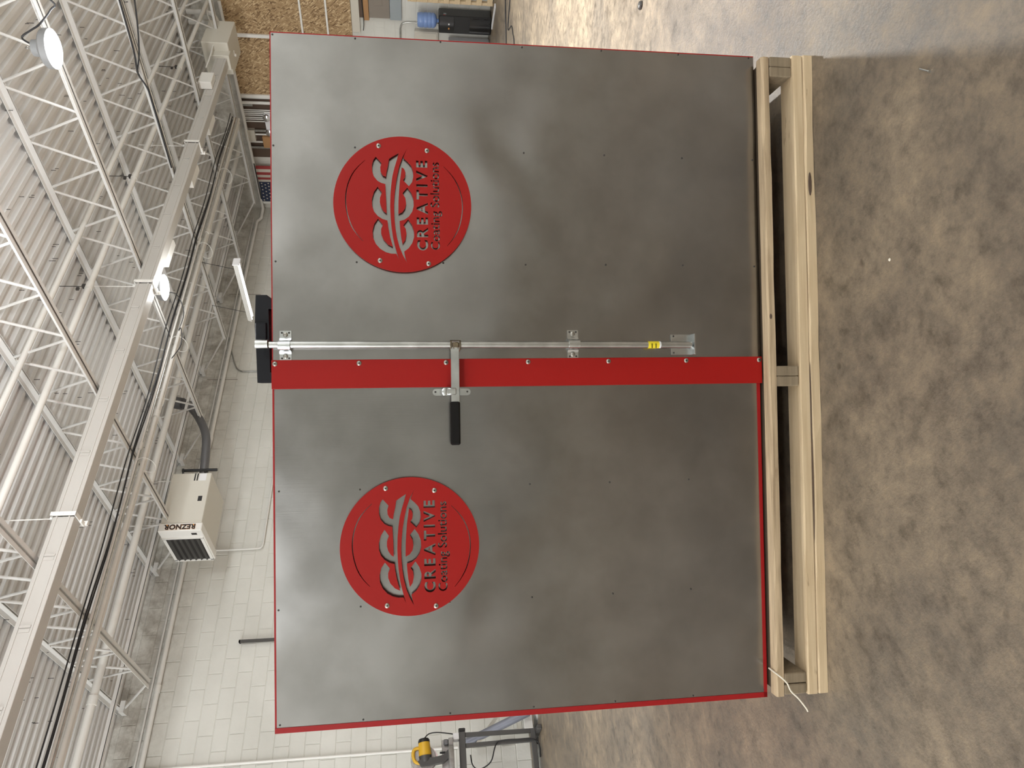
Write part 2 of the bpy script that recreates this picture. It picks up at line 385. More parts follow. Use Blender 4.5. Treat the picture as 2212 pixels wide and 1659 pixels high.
o = rs.build('roof_screws', 'darkmetal', ceil); o['kind'] = 'stuff'

for nm, x, za, zb in (('trim_3', 11.35, 4.72, 5.35), ('trim_4', 9.02, 4.85, 5.4)):
    struct(MB().box((x-.005, YW-.034, za), (x+.005, YW-.029, zb)).build(nm, 'taupe'))
# ------------------------------------------------------------------ bar joists
def joist():
    root = thing('bar_joist', '', 'joist')
    tc = MB()
    for s in (-1, 1):
        tc.box((s*.008, YN, 5.545), (s*.062, YW-.04, 5.552)); tc.box((s*.008, YN, 5.44+.05), (s*.014, YW-.04, 5.548))
    tc.build('top_chord', 'roofwhite', root)
    bc = MB()
    for s in (-1, 1):
        bc.box((s*.010, YN, 4.882), (s*.056, 9.68, 4.889)); bc.box((s*.010, YN, 4.882), (s*.016, 9.68, 4.93))
    bc.build('bottom_chord', 'roofwhite', root)
    y0, pts = 3.93, []
    ys = y0-.61*18
    wb = MB()
    n = int((9.66-ys)/.305)
    for i in range(n+1):
        yy = ys+i*.305; top = (i % 2 == 0)
        if yy < YN+.1 or yy > 9.72: continue
        z = 5.515 if top else 4.905
        pts += [(0, yy-.03, z-.02 if top else z+.02), (0, yy, z), (0, yy+.03, z-.02 if top else z+.02)]
    wb.tube(pts, .0140, 7); wb.build('web_rod', 'roofwhite', root, smooth=True)
    ed = MB().tube([(0, 9.64, 4.9), (0, 10.62, 5.47)], .016, 7); ed.build('end_diagonal', 'roofwhite', root, smooth=True)
    MB().box((-.075, 10.50, 5.43), (.075, 10.66, 5.49)).build('bearing_seat', 'roofwhite', root)
    return root
def copy_tree(o, parent=None):
    c = o.copy(); COL.objects.link(c)
    if parent is not None: c.parent = parent
    for ch in list(o.children): copy_tree(ch, c)
    return c
JX = [3.17, 5.17, 7.17, 9.17, 11.15, 13.15]
JL = ['white bar joist nearest the camera, over the saw stand corner, last before the frame edge',
      'white bar joist whose bottom chord runs behind the hanging heater, second from the near end',
      'white bar joist beside the brightest round lamp, third from the near end',
      'white bar joist draped with a sagging black cable, fourth from the near end',
      'white bar joist over the fluorescent batten, second from the board-clad wall',
      'white bar joist closest to the flag and the board-clad wall']
j0 = joist()
for i, x in enumerate(JX):
    j = j0 if i == 0 else copy_tree(j0)
    j.location = (x, 0, 0); j['label'] = JL[i]; j['group'] = 'bar joists under the roof deck'

# ------------------------------------------------------------------ lamps
BEAM = 116
def highbay(loc, label, k=1.0, ks=1.0):
    t = thing('high_bay_lamp', label, 'lamp', loc, 0, 'round high-bay lamps')
    MB().lathe([(.04, .16), (.07, .155), (.075, .10), (.155, .06), (.168, .045), (.170, -.012), (.155, -.015)], (0, 0, 0), n=32).build('housing', 'lampgrey', t, True)
    MB().lathe([(.150, -.014), (.150, -.020), (.10, -.03), (.03, -.034)], (0, 0, 0), n=32).build('lens', 'lens', t, True)
    MB().tube([(0, 0, .15), (0, 0, .19)], .012, 8).tube([(.02*cos(a), 0, .205+.02*sin(a)) for a in [k*pi/6 for k in range(13)]], .004, 6).build('hook', 'zinc', t)
    for nm, ty, W in (('lamp_down', 'SPOT', LAMP_W), ('lamp_side', 'POINT', LAMP_SIDE)):
        l = bpy.data.lights.new(nm, ty); l.energy = W*(k if ty == 'SPOT' else ks); l.color = (.965, .99, 1.0)
        if ty == 'SPOT': l.spot_size = radians(BEAM); l.spot_blend = .55; l.shadow_soft_size = .14
        else: l.shadow_soft_size = .16
        lo = bpy.data.objects.new(nm, l); COL.objects.link(lo); lo.parent = t; lo.location = (0, 0, -.06 if ty == 'SPOT' else -.17)
    return t
highbay((6.70, 3.32, 4.69), 'round white high-bay lamp in the open roof bay, glowing brightest, with looped black cord', 3.6, .5)
highbay((7.10, 6.56, 4.69), 'round white high-bay lamp beside the long white busway', 1.9, .5)
for x, yy, k, lab in ((3.4, 3.3, .6, 'round high-bay lamp right above the oven, past the picture edge'), (-2.6, 4.6, .5, 'round high-bay lamp on the saw stand side, above the picture edge'), (10.8, 0.6, 1.5, 'round high-bay lamp over the bright floor beyond the oven, outside the picture'),
                      (-4.5, -2.0, .25, 'round high-bay lamp behind the camera on the saw stand side'), (0.5, -4.6, .25, 'round high-bay lamp straight behind the camera'), (5.5, -4.5, .12, 'round high-bay lamp behind the camera on the water cooler side')):
    highbay((x, yy, 4.69), lab, k, 1.2 if x > 10 else 3.0)
# fluorescent batten on the joist line
fx = thing('fluorescent_batten', 'twin-tube fluorescent batten hanging above the black latch keeper', 'lamp', (8.9, 7.68, 4.27))
MB().prism([(-.055, .05), (.055, .05), (.085, -.02), (.06, -.02), (.03, .02), (-.03, .02), (-.06, -.02), (-.085, -.02)], ((0, 0, 0), (1, 0, 0), (0, 0, 1), (0, 1, 0)), 0, 1.24).build('reflector', 'buswhite', fx)
for s in (-1, 1): MB().tube([(s*.04, .02, -.012), (s*.04, 1.22, -.012)], .016, 10).build('lamp_tube', 'tube', fx, True)
MB().box((-.088, -.012, -.05), (.088, .004, .06), ch=.01).build('end_cap', 'white', fx)
for yy in (.15, 1.1): MB().tube([(0, yy, .05), (.12, yy-.05, .62)], .004, 5).build('hanging_wire', 'cable', fx)

# ------------------------------------------------------------------ busway (long white rectangular run)
bw = thing('busway', 'long white rectangular busway running under the joists with bolted joints', 'busway', (0, 6.27, 4.66))
bx = [12.95, 9.86, 6.80, 3.62, 0.6]
for i in range(4):
    x1, x0 = bx[i]-.02, bx[i+1]+.02
    b_ = MB().box((x0, -.075, .0), (x1, .075, .185), ch=.004).box((x0, -.082, .035), (x1, .082, .05)).box((x0, -.082, .145), (x1, .082, .16))
    b_.build('housing', 'bus', bw)
    kn = 4
    for k in range(1, kn+1):
        xx = x0+(x1-x0)*k/(kn+.6)
        MB().box((xx-.012, -.086, .052), (xx+.012, -.074, .143), ch=.003).box((xx-.05, -.079, .056), (xx-.02, -.074, .139)).build('tap_cover', 'bus', bw)
for x in bx[:4]:
    jb = MB().box((x-.02, -.095, -.012), (x+.02, .10, .0)).box((x-.02, -.098, -.012), (x+.02, -.088, .20)).box((x-.02, -.10, .19), (x+.02, .10, .205)).box((x-.02, .09, -.05), (x+.02, .12, .02)).box((x-.035, .02, -.03), (x+.0, .1, -.012))
    jb.box((x-.012, -.02, .2), (x+.012, .0, .24)).tube([(x, 0, .2), (x, 0, .86)], .006, 6)
    for q in (.03, .10, .17): jb.tube([(x, -.104, q), (x, -.096, q)], .010, 6)
    jb.build('joint_hanger', 'buswhite', bw)
MB().box((12.62, -.26, -.02), (13.45, .30, .42), ch=.01).box((12.45, -.12, -.04), (12.65, .14, .26), ch=.008).build('end_box', 'heater', bw)
for i, x in enumerate((11.55, 10.75, 9.35, 7.62)):
    if i == 0: MB().box((x-.16, -.20, .06), (x+.16, -.08, .26), ch=.006).build('tap_box', 'buswhite', bw)
    else: MB().prism([(-.20, .0), (.16, .0), (.24, .06), (.24, .15), (-.20, .15)], ((x, .078, .015), (1, 0, 0), (0, 0, -1) if 0 else (0, 1, 0), (0, 0, 1)), 0, .13).build('tap_box', 'buswhite', bw)

# ------------------------------------------------------------------ pipes and conduits
def pipe(name, pts, r, m, label, cat='pipe', couplings=(), cr=1.22, n=10, group=None, sm=3):
    t = thing(name, label, cat, pts[0], 0, group); o = Vector(pts[0])
    MB().tube([Vector(p)-o for p in pts], r, n).build('run', m, t, True)
    for c in couplings:
        c = Vector(c)-o
        MB().tube([c-Vector((.05, 0, 0)), c+Vector((.05, 0, 0))], r*cr, n).build('coupling', m, t, True)
    return t
pipe('sprinkler_main', [(2.2, 5.95, 5.2), (14.3, 5.95, 5.2)], .034, 'pipe', 'white sprinkler main threading the joist webs above the busway', couplings=[(11.6, 5.95, 5.2), (8.6, 5.95, 5.2), (6.45, 5.95, 5.2)])
pipe('sprinkler_branch', [(1.8, 8.92, 5.2), (14.3, 8.92, 5.2)], .045, 'pipe', 'thick white sprinkler pipe with a wide coupling between cable bundle and heater', couplings=[(2.78, 8.92, 5.2), (9.9, 8.92, 5.2)])
pipe('roof_conduit', [(2.2, 5.66, 5.36), (14.3, 5.66, 5.36)], .03, 'pipe', 'white conduit tight under the roof deck beside the sprinkler main', 'conduit')
arc = [(13.88+.12*sin(a*pi/8), 10.6-.12*(1-cos(a*pi/8)), 5.085) for a in range(5)]
pipe('wall_pipe', [(1.6, 10.6, 5.085), (13.7, 10.6, 5.085), (13.8, 10.58, 5.0), (14.05, 10.5, 4.98)] + [(14.22, 10.3, 5.02), (14.22, 6.0, 5.03)], .034, 'pipe', 'white pipe running along the painted block wall and round the room corner', couplings=[(3.4, 10.6, 5.085), (7.6, 10.6, 5.085)])
pipe('wall_conduit', [(1.6, 10.64, 5.18), (13.9, 10.64, 5.18)], .015, 'pipe', 'thin white conduit just above the wall pipe', 'conduit', couplings=[(6.0, 10.64, 5.18), (9.8, 10.64, 5.18)], cr=1.6)
pipe('corner_drop_pipe', [(14.2, 10.42, 4.98), (14.2, 10.42, .0)], .045, 'pipe', 'white drop pipe in the room corner beside the flag')
for k, (yy, dz) in enumerate(((6.14, 0), (6.32, .06))):
    pipe('feeder_conduit', smooth_pts([(13.40, yy+.06, 4.98-dz), (13.62, yy, 4.99-dz), (13.80, yy-.05, 5.08-dz), (13.86, yy-.08, 5.22-dz), (13.86, yy-.08, 5.55)], 5), .046, 'pipe', ['fat white feeder conduit bending up from the busway end box, near side', 'fat white feeder conduit bending up from the busway end box, far side'][k], 'conduit', group='feeder conduits at the end box')
tag(MB().tube(smooth_pts([(14.3, 5.9, 5.20), (13.75, 6.0, 5.16), (13.2, 6.02, 4.98), (12.8, 6.05, 4.90), (12.3, 6.08, 4.88), (11.95, 6.12, 4.90)], 5), .011, 6).build('white_cable', 'pipe', None, True), 'thin white cable drooping in front of the busway end box', 'cable')
for k, x in enumerate((11.6, 8.6, 6.45)):
    tag(MB().box((x-.02, 5.925, 5.235), (x+.02, 5.975, 5.275), ch=.004).tube([(x, 5.95, 5.27), (x, 5.95, 5.555)], .005, 6).box((x-.06, 5.94, 5.30), (x-.02, 5.96, 5.33)).build('pipe_hanger', 'darkmetal'), 'dark hanger clamp on the sprinkler main ' + ['nearest the end box', 'halfway along the busway', 'nearest the camera'][k], 'clamp', 'hangers of the sprinkler main')
s_ = thing('bridging_channel', 'flat white channel crossing the joist ends along the block wall', 'channel', (1.8, 9.4, 5.12))
MB().box((0, -.03, 0), (11.9, .03, .006)).box((0, -.03, 0), (11.9, -.025, .05)).build('run', 'roofwhite', s_)
for k, (yy, z, r, m) in enumerate(((7.355, 4.835, .009, 'cable'), (7.415, 4.85, .008, 'cable'), (7.30, 4.86, .007, 'cable'))):
    P_ = []
    for i in range(26):
        x = 1.6+i*.44; P_.append((x, yy+.012*sin(i*1.3+k), z-.016*abs(sin(pi*(x-3.17)/2.0))+.006*sin(i*.9+k)))
    tag(MB().tube(smooth_pts(P_, 2), r, 6).build('power_cable', 'cable', None, True), ['black power cable sagging lowest in the bundle under the joists', 'black power cable in the middle of the bundle under the joists', 'thinner black power cable on the camera side of the bundle under the joists'][k], 'cable', 'black cables in the ceiling bundle')
for k, (yy, z, r) in enumerate(((7.50, 4.84, .014), (7.56, 4.84, .014), (7.64, 4.82, .024), (7.78, 4.85, .017))):
    pipe('steel_conduit', [(1.6, yy, z), (12.8+.1*k, yy, z)], r, 'pipe' if k != 1 else 'galv', ['thin white conduit first beside the black cable bundle', 'bare metal conduit second beside the black cable bundle', 'thickest white conduit in the cable bundle', 'white conduit farthest from the black cables in the bundle'][k], 'conduit', couplings=[(5.3+k*.3, yy, z), (9.2+k*.2, yy, z)], cr=1.5, group='conduits in the ceiling bundle')
for i, x in enumerate((5.1, 7.1, 9.1, 11.1)):
    tag(MB().tube([(x, 7.62+.16*cos(a*pi/10), 4.86-.10+.10*sin(a*pi/10)) for a in range(21)], .004, 5).build('wire_loop', 'pipe', None, True), 'thin white wire loop hanging round the conduit bundle at the %s' % ['heater bay', 'busway lamp joist', 'fluorescent batten joist', 'flag end joist'][i], 'wire', 'wire loops on the conduits')
# cables on the fourth joist, cord of the bright lamp
tag(MB().tube(smooth_pts([(9.05, 3.5, 4.86), (9.05, 3.87, 4.86), (9.05, 4.2, 4.868), (9.05, 4.5, 4.88), (9.05, 4.75, 4.91), (9.05, 4.93, 4.855), (9.05, 5.15, 4.85), (9.05, 6.1, 4.86)]), .011, 6).build('draped_cable', 'cable', None, True), 'black cable draped along the bottom chord of the fourth joist', 'cable')
tag(MB().tube(smooth_pts([(9.08, 3.6, 4.66), (9.08, 3.86, 4.70), (9.08, 4.18, 4.757), (9.08, 4.52, 4.84), (9.08, 4.75, 4.93)]), .009, 6).build('hanging_cable', 'cable', None, True), 'black cable hanging free from the fourth joist beside the bright lamp bay', 'cable')
tag(MB().tube(smooth_pts([(6.75, 2.6, 4.95), (6.75, 2.913, 4.473+.1), (6.75, 3.0, 4.6), (6.75, 3.13, 4.74), (6.75, 3.18, 4.82), (6.74, 3.24, 4.92), (6.72, 3.27, 4.90), (6.70, 3.30, 4.82)]), .008, 6).build('lamp_cord', 'cable', None, True), 'looped black cord feeding the brightest round lamp', 'cord')
tag(MB().tube(smooth_pts([(7.12, 6.7, 4.80), (7.4, 6.95, 4.70), (7.3, 7.2, 4.64), (7.1, 7.34, 4.70), (7.0, 7.2, 4.62), (6.7, 7.2, 4.56), (6.6, 7.36, 4.7)]), .006, 6).build('lamp_cord', 'cable', None, True), 'curling black cord beside the lamp at the busway', 'cord')
pipe('elbow_conduit', smooth_pts([(10.1, 10.645, 5.17), (9.8, 10.648, 5.08), (9.35, 10.648, 4.93), (9.22, 10.648, 4.83), (9.2, 10.648, 4.7), (9.2, 10.648, 4.3), (9.2, 10.648, .02)], 4), .014, 'galv', 'bare metal conduit curving down the block wall behind the black latch keeper', 'conduit')
pipe('gas_pipe', smooth_pts([(5.47, 10.60, 4.75), (5.47, 10.62, 4.6), (5.47, 10.62, 4.2), (5.475, 10.62, 4.03), (5.49, 10.62, 3.98), (5.55, 10.62, 3.955), (5.8, 10.62, 3.95), (6.84, 10.62, 3.94), (9.0, 10.62, 3.94)], 4), .014, 'pipe', 'thin painted pipe dropping from the heater and bending along the block wall')
pipe('wall_drop_conduit', [(2.40, 10.645, 5.07), (2.39, 10.645, 3.0), (2.376, 10.645, 1.0)], .018, 'buswhite', 'white vertical conduit on the block wall above the yellow saw', 'conduit')
tag(MB().box((3.985, 10.60, 3.0), (4.02, 10.645, 4.10)).box((3.985, 10.6, 4.08), (4.02, 10.70, 4.10)).build('steel_bar', 'darkmetal'), 'dark upright steel bar fixed to the block wall above the oven edge', 'bar')
tag(MB().tube(smooth_pts([(1.75, 10.62, 5.19), (2.0, 10.6, 5.42), (2.2, 10.6, 5.47), (2.35, 10.6, 5.42), (2.45, 10.62, 5.2)]), .008, 6).build('wall_cable', 'cable', None, True), 'thin dark cable looping above the wall pipe', 'cable')

# ------------------------------------------------------------------ unit heater
h = thing('unit_heater', 'beige hanging unit heater with black louvres and a grey vent pipe', 'heater', (5.0, 9.0, 4.43))
MB().box((.06, 0, 0), (.86, .80, .53), ch=.006).build('cabinet', 'heater', h)
MB().box((.10, -.004, .005), (.855, .001, .45)).build('side_panel', 'heater', h)
MB().box((-.06, -.012, -.015), (.06, .86, .545), ch=.008).build('front_panel', 'buswhite', h)
fr = MB(); fr.box((-.075, .19, .0), (-.058, .84, .04)).box((-.075, .19, .49), (-.058, .84, .53)).box((-.075, .17, .0), (-.058, .20, .53)).box((-.075, .82, .0), (-.058, .86, .53)); fr.build('louvre_frame', 'buswhite', h)
MB().box((-.064, .20, .04), (-.0605, .82, .49)).build('louvre_opening', 'ink', h)
lv = MB().box((-.022, -.31, -.003), (.012, .31, .003), R=Matrix.Rotation(.7, 3, 'Y')).mesh('louvre', 'toolgrey')
for k in range(6): mobj('louvre', lv, h, (-.072, .51, .075+k*.075))
tm = text_mesh('REZNOR', .098, .001, 'ink', bold=.0035, align='CENTER', space=1.05); to = text_mesh('REZNOR', .098, .0006, 'orange', bold=.0055, align='CENTER', space=1.05)
for me_, dy in ((to, -.0135), (tm, -.0150)):
    t_ = mobj('logo_text', me_, h, (.033, dy, .265)); t_.rotation_euler = (pi/2, -pi/2, 0)
MB().box((-.0615, .06, .06), (-.0600, .11, .13)).build('small_badge', 'ink', h)
MB().box((.40, -.006, .06), (.48, 0, .115)).build('inspection_plate', 'ink', h)
MB().box((.735, -.006, .06), (.85, -.001, .155)).build('rating_label', 'white', h)
for k in range(2): MB().box((.735, -.008, .17+.035*k), (.85, -.001, .187+.035*k)).build('warning_stripe', 'ink', h)
MB().tube(smooth_pts([(.86, .25, .18), (1.3, .25, .22), (1.75, .30, .30), (2.2, .42, .52), (2.45, .45, .72), (2.5, .47, .82)]), .062, 12).build('vent_pipe', 'vent', h, True)
MB().tube([(2.44, .45, .70), (2.50, .47, .80)], .085, 12).tube([(2.50, .47, .82), (2.54, .47, .98)], .10, 12).build('vent_collar', 'vent', h, True)
MB().tube([(.86, .03, .40), (.93, .03, .40), (.93, .03, -.02), (.93, .03, -.06)], .022, 8).tube([(.86, .03, .10), (.93, .03, .10)], .018, 8).tube([(.93, .03, .40), (.93, .03, .42)], .03, 8).build('gas_connection', 'black', h, True)
for x in (.1, .8):
    MB().tube([(x, .1, .52), (x, .1, 1.0)], .006, 6).build('hanger_rod', 'pipe', h)

# ------------------------------------------------------------------ far right wall: boards, channels, electrical gear, flag
XO = XW-.035
ob = struct(MB().box((XO-.02, 4.2, 2.66), (XO, 6.60, 5.05)).build('trim_1', 'osb')); ob.name = 'trim_1'
ob2 = struct(MB().box((XO-.02, 6.64, 2.66), (XO, 7.83, 5.05)).build('trim_2', 'osb'))
for nm, ya, yb, za, zb, lab in (('steel_channel', 4.2, 6.60, 3.10, 3.135, 'white horizontal channel, lower one across the chipboard wall'), ('steel_channel', 4.2, 6.60, 3.58, 3.615, 'white horizontal channel, upper one across the chipboard wall'),
                          ('steel_channel', 6.60, 6.66, 2.66, 5.05, 'white upright channel between the two chipboard sheets'), ('steel_channel', 7.83, 7.90, 2.66, 5.05, 'white upright channel at the far edge of the chipboard, beside the conduits')):
    tag(MB().box((XO-.06, ya, za), (XO-.02, yb, zb)).box((XO-.065, ya, za), (XO-.055, yb, zb), ch=.003).build(nm, 'buswhite'), lab, 'channel', 'white channels on the chipboard')
tag(MB().box((XO-.07, 4.2, 2.52), (XO, 6.45, 2.65), ch=.006).box((XO-.075, 4.2, 2.50), (XO-.01, 6.45, 2.53)).build('ledger_beam', 'cream'), 'white painted ledger beam along the foot of the chipboard', 'beam')
# boards hung above the cooler
for nm, ya, yb, za, zb, m, lab in (('plank', 4.6, 6.165, 2.43, 2.50, 'brown', 'dark brown plank on the wall right under the white ledger'), ('stud', 4.6, 6.215, 2.32, 2.42, 'orangewood', 'orange-brown wooden stud on the wall below the dark plank'),
                                   ('hardboard', 4.6, 6.16, 1.925, 2.31, 'taupe', 'large taupe board fixed to the wall above the water cooler'), ('metal_sheet', 4.6, 6.185, 1.70, 1.92, 'bluegrey', 'blue-grey sheet fixed to the wall, lowest of the boards above the cooler')):
    b_ = MB().box((XW-.10, ya, za), (XW-.035, yb, zb), ch=.003)
    if nm == 'hardboard': b_.box((XW-.106, 4.7, 2.06), (XW-.098, 5.93, 2.22), ch=.002)
    tag(b_.build(nm, m), lab, 'board', 'boards above the water cooler')
tag(MB().tube(smooth_pts([(XW-.12, 6.40, 2.44), (XW-.12, 6.20, 2.42), (XW-.12, 5.6, 2.44), (XW-.12, 4.8, 2.42)]), .008, 6).build('wall_cable', 'cable', None, True), 'dark cable crossing the wall between the brown plank and the stud', 'cable')
pipe('bent_conduit', smooth_pts([(14.27, 6.95, 1.735), (14.27, 6.46, 1.735), (14.27, 6.34, 1.73), (14.27, 6.25, 1.69), (14.27, 6.22, 1.58), (14.27, 6.22, 1.45), (14.27, 6.22, .6)], 4), .015, 'galv', 'hoop-bent grey conduit on the wall behind the blue bottle', 'conduit')
tag(MB().box((14.18, 6.34, 1.0), (14.30, 6.62, 1.46), ch=.01).box((14.17, 6.36, 1.03), (14.185, 6.60, 1.43), ch=.006).build('breaker_panel', 'cream'), 'beige breaker panel on the wall beside the blue bottle', 'panel')
tag(MB().box((13.95, 6.42, 0.0), (14.20, 6.70, .80), ch=.01).box((13.94, 6.44, .03), (13.955, 6.68, .77)).build('white_carton', 'white'), 'white carton standing beside the black water cooler', 'carton')
# water cooler with bottle
wc = thing('water_cooler', 'black upright water cooler against the far wall', 'cooler', (13.90, 6.06, 0))
MB().box((-.0, -.165, 0), (.33, .165, 1.0), ch=.015).build('cabinet', 'black', wc)
cyl = MB()
cyl.prism([(-.14, 0)] + [(-.14+.28*k/12, -.09*sin(pi*k/12)) for k in range(1, 12)] + [(.14, 0)], ((0, 0, 0), (0, 1, 0), (1, 0, 0), (0, 0, 1)), .03, .42)
cyl.build('lower_door', 'blackgloss', wc, True)
MB().prism([(-.15, 0)] + [(-.15+.30*k/12, -.06*sin(pi*k/12)) for k in range(1, 12)] + [(.15, 0)], ((0, 0, 0), (0, 1, 0), (1, 0, 0), (0, 0, 1)), .72, .99).build('control_head', 'black', wc, True)
for yy, m in ((-.05, 'white'), (.03, 'orange')): MB().box((-.075, yy, .80), (-.055, yy+.025, .825), ch=.002).build('tap', m, wc)
MB().box((.05, -.168, .86), (.11, -.164, .91)).build('sticker', 'bluegrey', wc)
MB().box((.02, -.168, .88), (.04, -.164, .92)).build('sticker', 'cloth_red', wc)
bt = tag(MB().lathe([(.03, .0), (.035, .03), (.10, .05), (.132, .085), (.135, .12), (.128, .135), (.135, .15), (.135, .19), (.128, .205), (.135, .22), (.135, .27), (.128, .285), (.135, .30), (.135, .36), (.12, .40), (.09, .405)], (14.05, 6.06, 1.0), n=28).build('water_bottle', 'blueplastic', None, True), 'blue ribbed water bottle upside down on the black cooler', 'bottle')
# standing pallet at the right edge
wp = thing('leaning_pallet', 'pale wooden pallet standing on edge beside the water cooler', 'pallet', (13.75, 4.4, 0))
for yy in (1.18, .6, .05): MB().box((.03, yy, 0), (.12, yy+.05, 1.58), ch=.004).build('stringer', 'pine', wp)
for k in range(8): MB().box((0, 0.02, .02+k*.2), (.03, 1.22, .12+k*.2), ch=.003).build('slat', 'pine', wp)
tag(MB().box((-.30, -.045, .0), (.30, .045, .02), ch=.003, R=Matrix.Rotation(1.05, 3, 'Z')).build('white_strip', 'white', None, False, (13.55, 5.72, 0)), 'white strip lying on the floor in front of the cooler', 'strip')
# floor cords by the cooler
tag(MB().tube(smooth_pts([(12.0, 4.4, .008), (12.0, 4.79, .008), (11.7, 5.0, .008), (11.42, 5.22, .008), (10.9, 5.7, .008), (10.4, 6.3, .008)]), .010, 6).build('floor_cord', 'cable', None, True), 'black cord lying straight across the bright floor by the cooler', 'cord')
tag(MB().tube(smooth_pts([(11.43, 4.2, .008), (11.432, 4.562, .008), (11.376, 4.972, .008), (11.0, 4.76, .008), (10.757, 4.764, .008), (10.52, 4.81, .008), (10.1, 5.2, .008), (9.7, 5.8, .008)]), .008, 6).build('floor_cord', 'cable', None, True), 'thin grey cord bending across the bright floor nearer the camera', 'cord')
# electrical wall
dk = tag(MB().box((XW-.055, 7.95, 3.2), (XW-.031, 9.30, 5.05)).build('backing_board', 'brown'), 'dark brown backing board behind the row of white conduits', 'board')
for k, yy in enumerate((8.0, 8.16, 8.20, 8.24, 8.28, 8.33, 8.37, 8.42, 8.72, 8.90)):
    r = .032 if k in (0,) else (.020 if k in (8, 9) else .0125)
    tag(MB().tube([(XW-.095, yy, 3.4), (XW-.095, yy, 4.92), (XW-.12, yy-.01, 5.06)], r, 8).build('riser_conduit', 'pipe', None, True), ['thick white riser conduit next to the chipboard edge', 'thin white riser conduit, first of the close row beside the thick one', 'thin white riser conduit, second of the close row', 'thin white riser conduit, third of the close row', 'thin white riser conduit, fourth of the close row', 'thin white riser conduit, fifth of the close row', 'thin white riser conduit, sixth of the close row', 'thin white riser conduit, last of the close row', 'white riser conduit past the emergency light', 'white riser conduit nearest the flag'][k], 'conduit', 'riser conduits on the far wall')
for k, yy in enumerate((8.02, 8.6, 9.0)):
    tag(MB().box((XW-.12, yy, 4.55 if k else 4.80), (XW-.10, yy+.05, 5.06), ch=.002).build('strut', 'galv'), ['short slotted metal strut by the thick riser', 'slotted metal strut behind the emergency light', 'slotted metal strut near the flag'][k], 'strut', 'struts on the electrical wall')
tag(MB().box((XW-.16, 8.60, 4.86), (XW-.03, 8.86, 5.06), ch=.008).build('junction_box', 'cream'), 'tan junction box high between the risers and the flag', 'box')
tag(MB().box((XW-.17, 8.74, 4.35), (XW-.057, 9.0, 4.72), ch=.008).build('brown_box', 'orangewood'), 'brown box on the wall beside the emergency light', 'box')
em = thing('emergency_light', 'white emergency light with two round chrome lamp heads above the oven', 'lamp', (XW-.17, 8.24, 4.40))
MB().box((0, -.03, -.1), (.08, .46, .20), ch=.01).build('case', 'white', em)
for yy, zz in ((.04, .15), (.38, .14)):
    hd = MB().lathe([(.075, 0), (.08, .02), (.07, .05), (.03, .07)], (0, yy, zz), ax=(Vector((0, 1, 0)), Vector((0, 0, 1)), Vector((-1, 0, 0))), n=18).build('lamp_head', 'chrome', em, True)
fl = thing('flag', 'hanging flag with red and white stripes and white stars on dark blue', 'flag', (14.18, 9.45, 4.98))
fl.rotation_euler = (0, 0, 0)
ns = 13; FW = .92
def cloth(y0, y1, z0, z1, m, nm):
    b_ = MB(); n = 6
    for i in range(n):
        a0, a1 = y0+(y1-y0)*i/n, y0+(y1-y0)*(i+1)/n
        f_ = lambda a: -.03*sin(a*9)
        b_.add([(f_(a0), a0, z0), (f_(a1), a1, z0), (f_(a1), a1, z1), (f_(a0), a0, z1), (f_(a0)+.006, a0, z0), (f_(a1)+.006, a1, z0), (f_(a1)+.006, a1, z1), (f_(a0)+.006, a0, z1)], [(0, 1, 2, 3), (4, 7, 6, 5), (0, 3, 7, 4), (1, 5, 6, 2), (3, 2, 6, 7), (0, 4, 5, 1)])
    return b_.build(nm, m, fl, True)
for k in range(ns):
    y0 = FW*k/ns; y1 = FW*(k+1)/ns
    cloth(y0, y1, -1.5, 0 if k < 6 else -.70, 'cloth_red' if k % 2 == 0 else 'cloth_white', 'stripe')
cloth(FW*6/ns, FW, -.70, 0, 'cloth_blue', 'canton')
st = MB()
for r in range(9):
    for c in range(6 if r % 2 == 0 else 5):
        yy = FW*6/ns+.045+(c+(.5 if r % 2 else 0))*.082; zz = -.05-r*.073
        pp = [((.024 if q % 2 == 0 else .010)*cos(pi/2+q*pi/5), (.024 if q % 2 == 0 else .010)*sin(pi/2+q*pi/5)) for q in range(10)]
        st.prism(pp, ((-.03*sin(yy*9)-.001, yy, zz), (0, 1, 0), (0, 0, 1), (-1, 0, 0)), 0, .003)
st.build('star_field', 'cloth_white', fl)['kind'] = 'stuff'
MB().tube([(0, -.05, .02), (0, FW+.03, .02)], .012, 8).build('flag_pole', 'darkmetal', fl)

# ------------------------------------------------------------------ saw stand at the left
sx, sy = 2.30, 9.7
ss = thing('saw_stand', 'dark grey steel saw stand in front of the block wall', 'stand', (sx, sy, 0))
MB().box((-1.6, -.045, .95), (.035, .045, 1.03), ch=.006).build('top_rail', 'standgrey', ss)
MB().box((.0355, -.047, .948), (.075, .047, 1.032), ch=.008).build('rail_cap', 'black', ss)
for x0, x1 in ((0.0, -.01), (-.125, -.115)):
    MB().prism([(x0-.022, .95), (x0+.022, .95), (x1+.022, .09), (x1-.022, .09)], ((0, 0, 0), (1, 0, 0), (0, 0, 1), (0, 1, 0)), -.03, .03).build('leg', 'standgrey', ss)
MB().box((-.9, -.04, .06), (.01, .04, .12), ch=.005).build('foot_beam', 'standgrey', ss)
for x in (-.02, -.85): MB().box((x-.03, -.22, 0), (x+.03, .22, .06), ch=.008).build('foot', 'standgrey', ss)
MB().box((-.06, -.07, 1.03), (.02, .07, 1.105), ch=.006).box((-.62, -.07, 1.03), (-.42, .07, 1.105)).build('mounting_bracket', 'white', ss)
